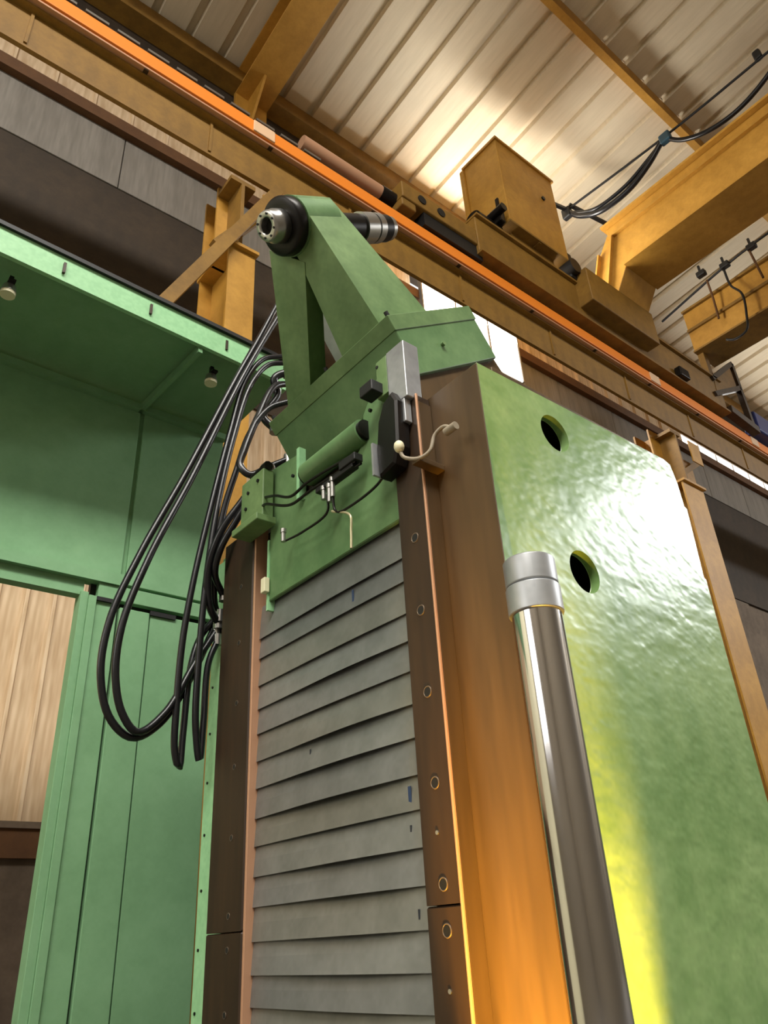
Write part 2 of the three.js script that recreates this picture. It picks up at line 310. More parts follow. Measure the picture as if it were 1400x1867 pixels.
// ---------------------------------------------------------------- overhead crane
{
  const c = thing('overhead_crane', 'yellow overhead travelling crane with boxy cabinet on the runway', 'crane');
  mesh('end_truck', [bx(-3.7, -3.25, 10.0, 10.7, -11.0, -4.3, 0.02), bx(-3.74, -3.2, 9.96, 10.0, -11.0, -4.3), bx(-3.74, -3.2, 10.7, 10.74, -11.0, -4.3)], M.yellowDark, c);
  const tn = mesh('truck_nose', [bx(-3.68, -3.26, 10.12, 10.42, -4.3, -2.9, 0.02), bx(-3.66, -3.28, 9.98, 10.12, -3.15, -2.9, 0.02)], M.yellowDark, c);
  for (const z of [-3.25, -3.6]) mesh('lightening_hole', cyl(0.07, 0.07, 0.02, [-3.255, 10.27, z], 'x'), M.black, tn);
  mesh('buffer', cyl(0.11, 0.11, 0.25, [-3.47, 10.2, -2.8], 'z'), M.blackMetal, c);
  mesh('buffer_tube', cyl(0.1, 0.1, 1.3, [-3.47, 10.2, -2.1], 'z'), M.pink, c);
  mesh('wheel', cyl(0.22, 0.22, 0.12, [-3.49, 10.08, -4.9], 'x'), M.blackMetal, c);
  mesh('wheel', cyl(0.22, 0.22, 0.12, [-3.49, 10.08, -10.2], 'x'), M.blackMetal, c);
  mesh('wheel_skirt', bx(-3.62, -3.3, 9.88, 10.12, -4.4, -3.3), M.black, c);
  const cab = mesh('cabinet', bx(-3.87, -3.15, 11.05, 12.95, -6.42, -5.02, 0.015), M.yellow, c);
  mesh('cabinet_flange', [bx(-3.95, -3.87, 11.1, 12.9, -5.3, -4.98), bx(-3.9, -3.12, 12.93, 12.98, -6.45, -4.99)], M.yellow, cab);
  mesh('latch', cyl(0.04, 0.04, 0.03, [-3.14, 12.25, -6.05], 'x', 12), M.blackMetal, cab);
  mesh('floor_rib', [bx(-3.85, -3.17, 11.0, 11.05, -5.75, -5.7), bx(-3.87, -3.15, 11.02, 11.06, -6.42, -5.02)], M.yellowDark, cab);
  mesh('pedestal', [bx(-3.75, -3.3, 10.7, 11.02, -6.2, -5.2)], M.yellowDark, c);
  const mo = mesh('drive_motor', [cyl(0.15, 0.15, 0.5, [-3.45, 10.95, -4.75], 'z'), bx(-3.6, -3.3, 10.72, 10.86, -5.0, -4.5), cyl(0.07, 0.07, 0.5, [-3.35, 11.15, -4.85], 'x')], M.blackMetal, c);
  mesh('terminal_box', [bx(-3.36, -3.2, 10.98, 11.3, -4.98, -4.86, 0.02), bx(-3.3, -3.24, 11.2, 11.55, -4.96, -4.92, 0.01)], M.blackMetal, mo);
  mesh('cable_chain', [cyl(0.14, 0.14, 0.4, [-3.3, 10.95, -6.5], 'x', 14), bx(-3.5, -3.18, 10.75, 11.1, -6.75, -6.45, 0.04), bx(-3.4, -3.2, 10.9, 11.35, -6.62, -6.44, 0.04)], M.black, c);
  // front girder with haunched end, and rear girder
  const g1 = mesh('bridge_girder', prismZ([[-2.8, 11.42], [9.5, 11.42], [9.5, 12.42], [-3.0, 12.42], [-3.0, 12.3], [-3.3, 11.9], [-3.66, 10.74], [-3.1, 10.95]], -8.5, -7.62, 0.008), M.yellow, c);
  mesh('girder_flange', [bx(-2.82, 9.5, 11.38, 11.42, -8.54, -7.55), bx(-3.05, 9.5, 12.42, 12.47, -8.54, -7.52), bx(-3.0, 9.5, 12.15, 12.19, -7.62, -7.55)], M.yellow, g1);
  for (const [x, y] of [[-3.52, 11.2], [-3.2, 11.4]]) mesh('end_rib', bar([x - 0.12, 10.76, -7.58], [x + 0.3, y + 0.75, -7.58], 0.09, 0.03), M.yellow, g1);
  mesh('haunch_box', bx(-3.72, -3.0, 10.2, 10.9, -8.45, -6.6, 0.02), M.yellowDark, c);
  const g2 = mesh('bridge_girder', bx(-3.4, 9.5, 11.44, 12.42, -11.4, -10.72, 0.01), M.yellow, c);
  mesh('girder_flange', [bx(-3.4, 9.5, 11.4, 11.44, -11.44, -10.66), bx(-3.4, 9.5, 12.42, 12.47, -11.44, -10.66), bx(-3.4, 9.5, 11.92, 11.98, -10.72, -10.67)], M.yellowDark, g2);
  mesh('end_post', [bx(-3.4, -3.28, 10.74, 11.4, -10.95, -10.8)], M.yellowDark, g2);
  // open end frame past the truck
  const ef = mesh('end_frame', [bar([-3.25, 10.66, -10.7], [-3.25, 11.58, -11.86], 0.1, 0.1), bar([-3.25, 11.58, -11.86], [-3.25, 9.98, -11.9], 0.1, 0.1), bar([-3.25, 10.25, -10.6], [-3.25, 10.95, -11.87], 0.1, 0.1), bar([-3.25, 10.05, -11.0], [-3.25, 9.95, -12.0], 0.16, 0.16)], M.darkIron, c);
  mesh('frame_plate', prismX([[-10.75, 10.35], [-10.8, 10.72], [-11.75, 11.45], [-11.78, 10.98]], -3.27, -3.24), M.yellowDark, ef);
  mesh('blue_motor', bx(-3.5, -3.2, 10.0, 10.5, -13.0, -12.1, 0.05), M.blue, c);
  mesh('grease_box', bx(-3.24, -3.12, 10.0, 10.2, -9.5, -9.2, 0.02), M.blackMetal, c);
  mesh('wire_bracket', [bar([-3.55, 13.05, -6.5], [-3.52, 13.3, -7.35], 0.06, 0.06), bar([-3.45, 13.38, -7.4], [-3.12, 13.1, -8.5], 0.06, 0.06)], M.blackMetal, c);
}
tag(mesh('festoon_wire', tube([[-3.6, 13.3, -7.39], [-1.45, 13.3, -7.56], [0.31, 13.3, -7.59], [6, 13.3, -7.6]], 0.022, 20, 6), M.black), 'taut black wire stretched below the roof beside the cabinet', 'wire');
{
  const t = thing('festoon_cable', 'looped black cable slung from the taut wire beside the cabinet', 'cable');
  mesh('cable_loop', tube([[-3.52, 13.28, -7.4], [-3.3, 12.95, -7.42], [-2.9, 12.72, -7.45], [-2.35, 12.75, -7.5], [-1.9, 12.98, -7.53], [-1.62, 13.22, -7.55]], 0.05, 40, 8), M.rubber, t);
  mesh('cable_loop', tube([[-3.5, 13.2, -7.4], [-3.0, 12.84, -7.42], [-2.4, 12.86, -7.48], [-1.9, 13.06, -7.52], [-1.6, 13.24, -7.56]], 0.035, 40, 8), M.rubber, t);
  mesh('cable_loop', tube([[-1.5, 13.24, -7.57], [-1.3, 13.0, -7.6], [-0.9, 12.78, -7.62], [-0.4, 12.74, -7.64], [0.2, 12.95, -7.64], [0.6, 13.25, -7.6]], 0.04, 40, 8), M.rubber, t);
  mesh('cable_carrier', [bx(-1.62, -1.42, 13.16, 13.36, -7.62, -7.5, 0.03)], plain([40, 70, 84], { roughness: 0.4 }), t);
  mesh('cable_carrier', [bx(-3.62, -3.44, 13.1, 13.34, -7.46, -7.34, 0.03)], M.black, t);
  mesh('cable_carrier', [bx(0.1, 0.22, 13.3, 13.5, -7.64, -7.54, 0.03)], M.black, t);
  const w2 = thing('festoon_track', 'thin black track with hanging cable carriers between the crane girders', 'track');
  mesh('track_wire', tube([[-3.9, 12.7, -10.85], [-2.26, 12.7, -10.5], [-1.3, 12.7, -10.4], [4, 12.7, -10.4]], 0.025, 20, 6), M.black, w2);
  for (const [x, z] of [[-2.66, -10.3], [-2.26, -10.48], [-1.7, -10.46]]) mesh('carrier', [bx(x - 0.08, x + 0.1, 12.64, 12.76, z - 0.06, z + 0.06, 0.02), bx(x - 0.02, x + 0.02, 12.7, 12.92, z - 0.02, z + 0.02)], M.black, w2);
  mesh('drop_cable', tube([[-2.66, 12.66, -10.5], [-2.68, 12.2, -10.55], [-2.72, 11.75, -10.6]], 0.022, 12, 6), M.girt, w2);
  mesh('drop_cable', tube([[-2.3, 12.66, -10.5], [-2.28, 12.2, -10.5], [-2.15, 11.9, -10.5], [-2.2, 11.4, -10.5], [-2.3, 11.08, -10.5], [-2.55, 11.05, -10.5], [-2.68, 11.14, -10.5]], 0.022, 30, 6), M.black, w2);
  mesh('drop_cable', tube([[-1.75, 12.66, -10.46], [-1.72, 12.2, -10.46], [-1.7, 11.9, -10.46]], 0.022, 12, 6), M.girt, w2);
}

// ---------------------------------------------------------------- green enclosure with canopy
const XC = -3.0;
{
  const e = thing('machine_enclosure', 'green sheet metal machine enclosure with a canopy and door opening', 'enclosure');
  const y1 = 5.14;
  mesh('upper_panel', bx(XC - 0.06, XC, 3.78, y1, 0.28, 3.2, 0.006), M.cabin, e);
  mesh('corner_panel', bx(XC - 0.06, XC, 3.72, y1, -0.4, 0.25, 0.006), M.cabin, e);
  mesh('seam_strip', bx(XC - 0.05, XC - 0.02, 3.7, y1, 0.24, 0.29), M.cabin, e);
  mesh('lintel', [bx(XC - 0.08, XC + 0.02, 3.7, 3.78, 0.27, 3.2), bx(XC - 0.1, XC - 0.02, 3.6, 3.7, 0.5, 3.2)], M.cabin, e);
  mesh('door_frame', [bx(XC - 0.1, XC, 0.05, 3.62, 0.47, 0.52, 0.004), bx(XC - 0.04, XC + 0.01, 0.05, 3.6, 0.42, 0.47, 0.004)], M.cabin, e);
  mesh('panel', bx(XC - 0.05, XC - 0.012, 0.05, 3.6, 0.275, 0.415, 0.005), M.cabin, e);
  mesh('panel', bx(XC - 0.05, XC, 0.05, 3.56, 0.06, 0.262, 0.006), M.cabin, e);
  mesh('panel', bx(XC - 0.05, XC - 0.006, 0.05, 3.56, -0.4, 0.052, 0.006), M.cabin, e);
  mesh('panel_head', bx(XC - 0.05, XC + 0.004, 3.6, 3.7, -0.4, 0.415, 0.004), M.cabin, e);
  mesh('slot', bx(XC - 0.01, XC + 0.008, 3.575, 3.6, 0.29, 0.43), M.black, e);
  mesh('slot', bx(XC - 0.01, XC + 0.008, 3.545, 3.575, -0.12, 0.06), M.black, e);
  mesh('backing', bx(XC - 0.09, XC - 0.05, 0.05, 3.72, -0.4, 0.45), M.black, e);
  mesh('end_panel', bx(XC - 0.7, XC - 0.06, 0.05, y1, -0.4, -0.36, 0.004), M.cabin, e);
  // canopy
  const roof = new THREE.Shape([[-XC, 3.2], [2.02, 3.2], [2.074, 1.528], [2.147, -0.073], [2.165, -0.42], [-XC, -0.42]].map(([a, b]) => new THREE.Vector2(-a, -b)));
  const cg = new THREE.ExtrudeGeometry(roof, { depth: 0.03, bevelEnabled: false }); cg.rotateX(-Math.PI / 2); cg.rotateX(Math.PI); cg.rotateX(Math.PI);
  cg.translate(0, y1 + 0.03, 0);
  mesh('canopy_sheet', cg, M.cabin, e);
  const fs = mesh('fascia', [bar([-2.02, y1 + 0.1, 3.2], [-2.147, y1 + 0.09, -0.073], 0.03, 0.19), bar([-2.147, y1 + 0.09, -0.073], [-2.16, y1 + 0.09, -0.41], 0.03, 0.19)], M.cabinLight, e);
  for (const z of [2.3, 1.74, 1.18, 0.62, 0.06]) { const x = -2.074 - (1.528 - z) / 1.6 * 0.073; mesh('clip', bx(x - 0.01, x + 0.025, y1 + 0.05, y1 + 0.13, z - 0.008, z + 0.008), M.darkIron, fs); }
  mesh('fascia_trim', [bar([-2.04, y1 + 0.21, 3.2], [-2.17, y1 + 0.2, -0.41], 0.1, 0.03)], M.black, e);
  mesh('canopy_rib', bar([-2.14, y1 - 0.02, 0.24], [XC, y1 - 0.02, 0.29], 0.03, 0.06), M.cabin, e);
  mesh('wall_angle', bx(XC, XC + 0.05, y1 - 0.05, y1, -0.4, 3.2), M.cabin, e);
  mesh('end_bracket', bx(-2.3, -2.15, y1 - 0.06, y1 + 0.04, -0.44, -0.41, 0.005), M.cabinLight, e);
  for (const [x, z, lab] of [[-2.29, 0.08, 'small bright lamp under the canopy beside the hoses'], [-2.23, 1.42, 'small bright lamp under the canopy away from the hoses']]) {
    const l = thing('canopy_lamp', lab, 'lamp', 'small lamps under the canopy');
    mesh('bracket', [bx(x - 0.012, x + 0.012, y1 - 0.06, y1 + 0.0, z - 0.012, z + 0.012), bx(x - 0.02, x + 0.06, y1 - 0.075, y1 - 0.06, z - 0.02, z + 0.02)], M.blackMetal, l);
    mesh('lamp_body', cyl(0.045, 0.035, 0.05, [x, y1 - 0.1, z]), M.steel, l);
    mesh('lens', cyl(0.042, 0.042, 0.02, [x, y1 - 0.135, z]), M.cream, l);
  }
}
{   // added batten lamp, unseen behind the enclosure wall, lights the sheet wall seen through the door opening
  const b = thing('added_batten_lamp', 'added white batten lamp, unseen on the rear of the enclosure above the door', 'lamp');
  mesh('lamp_tray', bx(XC - 0.2, XC - 0.12, 3.95, 4.05, 0.4, 2.4, 0.01), M.galv, b);
  mesh('tube', bx(XC - 0.225, XC - 0.2, 3.96, 4.04, 0.45, 2.35), new THREE.MeshStandardMaterial({ color: 0xffffff, emissive: WARM, emissiveIntensity: 3 }), b);
  area(WARM, LIGHT.batten, 1.9, 0.1, [XC - 0.235, 4.0, 1.4], [XW, 4.0, 1.4]);
}

// ---------------------------------------------------------------- machine column
const COLW = -2.2, COLT = 3.652;
{
  const c = thing('machine_column', 'tall green cast machine column with brown guideways and two round holes', 'machine column');
  // painted side wall with two round core holes and a chipped rear edge
  const side = [[-0.004, 0], [-0.004, COLT], [-0.2, COLT + 0.003], [-1.36, COLT + 0.02], [-1.41, COLT + 0.005], [-1.435, 3.55], [-1.44, 3.42], [-1.46, 3.41], [-1.45, 3.2], [-1.44, 3.03], [-1.455, 3.02], [-1.45, 2.6], [-1.45, 2.2], [-1.455, 0]];
  mesh('side_wall', prismX(side, -0.045, 0, 0.0015, [[-0.455, 3.476, 0.092], [-0.475, 2.822, 0.092]]), M.cast, c);
  mesh('rear_wall', bx(COLW, -0.045, 0, COLT, -1.45, -1.4), M.green, c);
  mesh('left_wall', bx(COLW, COLW + 0.045, 0, COLT, -1.4, -0.04), M.green, c);
  mesh('inner_rib', bx(COLW + 0.1, -0.3, 0.1, COLT - 0.2, -0.34, -0.3), M.black, c);
  mesh('front_face', bx(-0.31, -0.0005, 0, COLT - 0.004, -0.04, 0, 0.0015), M.brownIron, c);
  mesh('front_face', bx(COLW + 0.25, -0.31, 0, COLT - 0.1, -0.04, 0.0), M.darkIron, c);
  const lf = mesh('front_face', bx(COLW, COLW + 0.25, 0, COLT - 0.06, -0.04, 0.004, 0.004), M.cabinLight, c);
  for (let i = 0; i < 13; i++) mesh('screw', cyl(0.007, 0.007, 0.006, [COLW + 0.04, 0.35 + i * 0.25, 0.006], 'z', 10), M.blackMetal, lf);
  mesh('top_plate', bx(COLW + 0.045, -0.045, COLT - 0.05, COLT - 0.02, -1.4, -0.04), M.darkIron, c);
  mesh('top_lip', bx(-0.55, -0.02, COLT - 0.02, COLT + 0.05, -1.38, -0.12, 0.006), M.brownIron, c);
  // guideways
  const rail = (x0, x1, y0, y1, m, name = 'guideway') => mesh(name, prismX([[-0.002, y0], [-0.002, y1], [0.072, y1], [0.08, y1 - 0.006], [0.08, y0]], x0, x1, 0.007), m, c);
  const jr = 1.683, jl = 1.66;
  const rails = [rail(-0.459, -0.29, 0, jr - 0.0015, M.darkIron), rail(-0.459, -0.29, jr + 0.0015, 3.64, M.darkIron), rail(-1.95, -1.63, 0, jl - 0.0015, M.darkIron), rail(-1.95, -1.63, jl + 0.0015, 3.6, M.darkIron)];
  const bolt = (x, y, r, par) => { mesh('bolt_hole', cyl(r, r, 0.003, [x, y, 0.0805], 'z', 20), M.black, par); mesh('bolt_head', new THREE.TorusGeometry(r * 0.9, r * 0.13, 6, 20).translate(x, y, 0.0805), M.boltRim, par); };
  for (const y of [0.5, 0.81, 1.12, 1.612, 1.742, 2.05, 2.36, 2.67, 2.975]) bolt(-0.366, y, 0.021, rails[y < jr ? 0 : 1]);
  for (const y of [1.14, 1.452, 1.895]) mesh('bolt_head', cyl(0.007, 0.007, 0.005, [-0.374, y, 0.081], 'z', 10), M.steel, rails[y < jr ? 0 : 1]);
  for (const y of [0.5, 0.81, 1.12, 1.36, 1.593, 1.722, 2.038, 2.351, 2.655, 2.966, 3.278]) bolt(-1.748, y, 0.014, rails[y < jl ? 2 : 3]);
  mesh('guideway_flank', bx(-0.291, -0.285, 0, 3.6, 0.001, 0.07, 0.001), M.brownIron, c);
  mesh('lit_edge_strip', bx(-0.296, -0.286, 0, 3.64, 0.0705, 0.082, 0.003), M.pink, c);  // pink stands in for the light caught by the chamfered rail edge
  // pink strip on the left guideway inner side, its light put into the colour
  mesh('lit_edge_strip', bx(-1.628, -1.612, 0, 3.58, 0.0, 0.076, 0.003), M.pink, c);
  // pedestal carrying the arm
  mesh('pedestal', [hexa([[-1.15, COLT - 0.02, -0.1], [-0.42, COLT - 0.02, -0.1], [-0.42, COLT - 0.02, -1.2], [-1.15, COLT - 0.02, -1.2], [-1.15, 3.99, -0.14], [-0.48, 3.99, -0.14], [-0.48, 4.36, -0.72], [-1.15, 4.36, -0.72]])], M.brownIron, c);
}
// hydraulic rod with collar
{
  const r = thing('hydraulic_rod', 'polished chrome rod with galvanised collar standing at the column corner', 'rod');
  const X = 0.121, Z = 0.021;
  mesh('rod', cyl(0.082, 0.082, 2.58, [X, 1.29, Z], 'y', 64), M.chrome, r);
  mesh('collar_ring', new THREE.LatheGeometry([[0.078, 2.495], [0.088, 2.495], [0.0905, 2.5], [0.0905, 2.586], [0.088, 2.59], [0.078, 2.59]].map(p => new THREE.Vector2(...p)), 64).translate(X, 0, Z), M.galv, r);
  mesh('collar_ring', new THREE.LatheGeometry([[0.078, 2.594], [0.085, 2.594], [0.0875, 2.6], [0.0875, 2.684], [0.082, 2.69], [0.0, 2.69]].map(p => new THREE.Vector2(...p)), 64).translate(X, 0, Z), M.galv, r);
  mesh('mounting_lug', bx(0.002, 0.06, 2.52, 2.69, -0.06, -0.005), M.galv, r);
  mesh('base_flange', cyl(0.12, 0.12, 0.03, [X, 0.015, Z]), M.galv, r);
}
// slat cover between the guideways
{
  const s = thing('slat_cover', 'grey overlapping steel slat cover between the two guideways', 'slat cover');
  const ys = [3.115, 2.949, 2.846, 2.709, 2.595, 2.477, 2.351, 2.23, 2.101, 1.986, 1.864, 1.747, 1.618, 1.498, 1.386];
  while (ys[ys.length - 1] > 0.2) ys.push(ys[ys.length - 1] - 0.118);
  const x0 = -1.612, x1 = -0.452, mats = [M.slat, M.slat.clone(), M.slat.clone()];
  mats[1].color.setRGB(0.9, 0.9, 0.92); mats[2].color.setRGB(0.95, 0.93, 0.88);
  for (let i = 0; i < ys.length - 1; i++) {
    const top = ys[i] + 0.012, bot = ys[i + 1], bow = [0.004, 0.003, 0.004, 0.009, 0.005, 0.012, 0.012, 0.014, 0.006, 0.012, 0.012, 0.012, 0.013, 0.011, 0.008][i] ?? 0.01;
    const shift = 0.25 + 0.35 * rnd(), N = 14, P = [], row = (y, zf) => { const a = []; for (let k = 0; k <= N; k++) { const t = k / N; a.push([x0 + (x1 - x0) * t, y, zf(t)]); } return a; };
    const bulge = t => Math.pow(Math.max(0, Math.sin(Math.PI * Math.pow(t, 0.8 + shift))), 1.2);
    const zt = 0.028, A = row(top, t => zt), B = row((top + bot) / 2, t => zt + 0.008 + bow * bulge(t)), C = row(bot, t => zt + 0.013 + bow * 1.8 * bulge(t)), D = row(bot + 0.001, t => zt + 0.0105 + bow * 1.8 * bulge(t)), Ee = row(top, t => zt - 0.004);
    const strip = (U, V) => { for (let k = 0; k < N; k++) P.push(...V[k], ...V[k + 1], ...U[k + 1], ...V[k], ...U[k + 1], ...U[k]); };
    strip(A, B); strip(B, C); strip(C, D); strip(D, Ee); strip(Ee, A);
    const g = new THREE.BufferGeometry(); g.setAttribute('position', new THREE.Float32BufferAttribute(P, 3)); g.computeVertexNormals();
    const m = mesh('slat', g, mats[i % 3], s);
    const mark = (x, y, w, h, mm) => { const t = (x - x0) / (x1 - x0), f = (top - y) / (top - bot), z = zt + 0.014 * f + bow * 1.9 * f * bulge(t) + 0.002; mesh('paint_mark', bx(x - w / 2, x + w / 2, y - h / 2, y + h / 2, z - 0.001, z + 0.001), mm, m); };
    if (i === 1) mark(-0.83, 2.895, 0.012, 0.075, M.bluePaint);
    if (i === 6) mark(-1.16, 2.305, 0.009, 0.03, M.inkMark);
    if (i === 8) mark(-0.545, 2.04, 0.016, 0.06, M.bluePaint);
    if (i === 9) mark(-0.55, 1.93, 0.008, 0.022, M.inkMark);
    if (i === 11) mark(-0.535, 1.665, 0.007, 0.03, M.inkMark);
  }
}
// saddle plate across the guideways, with roller, tubing and wipers
{
  const s = thing('saddle_plate', 'green saddle plate with roller and lubrication tubes above the slats', 'machine plate');
  mesh('plate', prismZ([[-1.49, 3.108], [-0.465, 3.108], [-0.465, 3.434], [-0.5, 3.536], [-0.459, 3.658], [-0.459, 3.842], [-0.561, 3.903], [-0.673, 3.76], [-0.683, 3.618], [-0.744, 3.557], [-1.152, 3.557], [-1.178, 3.597], [-1.188, 3.842], [-1.488, 3.883]], 0.04, 0.065, 0.005), M.green, s);
  mesh('pale_edge_bar', bx(-1.505, -1.488, 3.06, 3.45, 0.03, 0.07), M.cabinLight, s);  // lighter green stands in for light on the left plate edge
  mesh('pale_edge_bar', bx(-1.185, -1.16, 3.54, 3.84, 0.06, 0.1), M.cabinLight, s);
  mesh('plate_backing', bx(-1.46, -0.48, 3.13, 3.66, 0.005, 0.04), M.darkIron, s);
  const ro = mesh('roller', cyl(0.062, 0.062, 0.46, [-0.885, 3.655, 0.075], 'x', 36), M.green, s);
  for (const x of [-0.645, -1.125]) mesh('roller_cap', cyl(0.05, 0.05, 0.02, [x, 3.655, 0.075], 'x'), M.blackMetal, ro);
  const lb = mesh('bracket_block', [bx(-1.66, -1.43, 3.53, 3.84, 0.082, 0.15, 0.008), bx(-1.66, -1.4, 3.5, 3.54, 0.082, 0.2, 0.006)], M.greenStain, s);
  for (const [x, y] of [[-1.6, 3.66], [-1.58, 3.75], [-1.48, 3.78]]) mesh('bolt', cyl(0.01, 0.01, 0.01, [x, y, 0.153], 'z', 10), M.black, lb);
  mesh('gib_block', [bx(-0.42, -0.3, 3.62, 3.93, 0.03, 0.12, 0.006), bx(-0.4, -0.32, 3.5, 3.62, 0.082, 0.12, 0.004)], M.galv, s);
  mesh('gib_cover', bx(-0.5, -0.425, 3.72, 3.93, 0.05, 0.115, 0.004), M.greenStain, s);
  const wi = mesh('wiper_housing', [prismZ([[-0.47, 3.28], [-0.37, 3.3], [-0.34, 3.38], [-0.33, 3.6], [-0.36, 3.66], [-0.42, 3.63], [-0.46, 3.55], [-0.48, 3.42]], 0.082, 0.16, 0.01)], M.blackMetal, s);
  mesh('wiper_plate', bx(-0.487, -0.475, 3.29, 3.45, 0.1, 0.18), M.galv, wi);
  mesh('stop_block', bx(-0.55, -0.46, 3.73, 3.79, 0.11, 0.18, 0.006), M.black, s);
  for (const [x, y] of [[-0.56, 3.7], [-0.55, 3.84], [-0.49, 3.9], [-1.2, 3.68]]) mesh('bolt', cyl(0.009, 0.009, 0.012, [x, y, 0.112], 'z', 10), M.black, s);
  const T = [
    [[-1.45, 3.669, 0.13], [-1.3, 3.6, 0.15], [-1.158, 3.527, 0.15], [-1.013, 3.533, 0.15], [-0.663, 3.505, 0.14]],
    [[-1.475, 3.615, 0.13], [-1.408, 3.6, 0.15], [-1.157, 3.48, 0.15], [-0.99, 3.476, 0.15], [-0.645, 3.461, 0.14]],
    [[-1.244, 3.322, 0.13], [-1.085, 3.303, 0.13], [-0.881, 3.32, 0.13], [-0.871, 3.4, 0.14]],
    [[-0.824, 3.4, 0.14], [-0.818, 3.291, 0.13], [-0.676, 3.265, 0.13], [-0.482, 3.297, 0.13], [-0.469, 3.366, 0.13]],
    [[-0.847, 3.304, 0.13], [-0.72, 3.225, 0.125], [-0.724, 3.15, 0.12], [-0.727, 3.07, 0.12]],
    [[-1.0, 3.5, 0.14], [-0.9, 3.46, 0.14], [-0.62, 3.44, 0.13]],
  ];
  T.forEach((p, i) => mesh('lube_tube', tube(p, i < 2 ? 0.0075 : 0.006, 40, 8), i === 4 ? M.brass : M.blackMetal, s));
  for (const [x, y, h] of [[-0.895, 3.42, 0.07], [-0.85, 3.4, 0.1], [-0.825, 3.42, 0.11], [-1.24, 3.35, 0.07], [-0.485, 3.385, 0.05]]) mesh('fitting', [cyl(0.013, 0.013, h, [x, y, 0.14], 'y', 6), cyl(0.017, 0.017, 0.02, [x, y + h / 3, 0.14], 'y', 6)], M.steel, s);
  mesh('manifold', [bx(-0.95, -0.66, 3.44, 3.47, 0.11, 0.15, 0.005), bx(-0.75, -0.63, 3.46, 3.5, 0.11, 0.16, 0.005)], M.black, s);
  mesh('hose_coupling', [cyl(0.022, 0.022, 0.14, [-1.52, 3.86, 0.12], 'x', 14), cyl(0.028, 0.028, 0.05, [-1.45, 3.86, 0.12], 'x', 8)], M.blackMetal, s);
}
tag(mesh('nameplate_block', bx(-1.515, -1.475, 3.15, 3.23, 0.07, 0.1, 0.004), M.cream), 'small cream block beside the green plate next to the brown guideway', 'block');
{
  const k = thing('sensor_cable', 'short grey conduit with white plug hanging off the guideway top', 'cable');
  mesh('conduit', tube([[-0.318, 3.329, 0.17], [-0.308, 3.294, 0.16], [-0.244, 3.263, 0.135], [-0.202, 3.282, 0.115], [-0.179, 3.352, 0.1], [-0.137, 3.371, 0.09], [-0.088, 3.338, 0.08]], 0.008, 50, 8), M.rope, k);
  mesh('plug', new THREE.SphereGeometry(0.022, 16, 12).scale(1, 1.25, 1).translate(-0.318, 3.345, 0.172), M.cream, k);
  mesh('end_sleeve', [cyl(0.017, 0.017, 0.06, [-0.105, 3.345, 0.083], 'x', 14)], M.rope, k);
  mesh('clamp', [bx(-0.285, -0.24, 3.25, 3.275, 0.0, 0.14, 0.003)], M.brownIron, k);
}
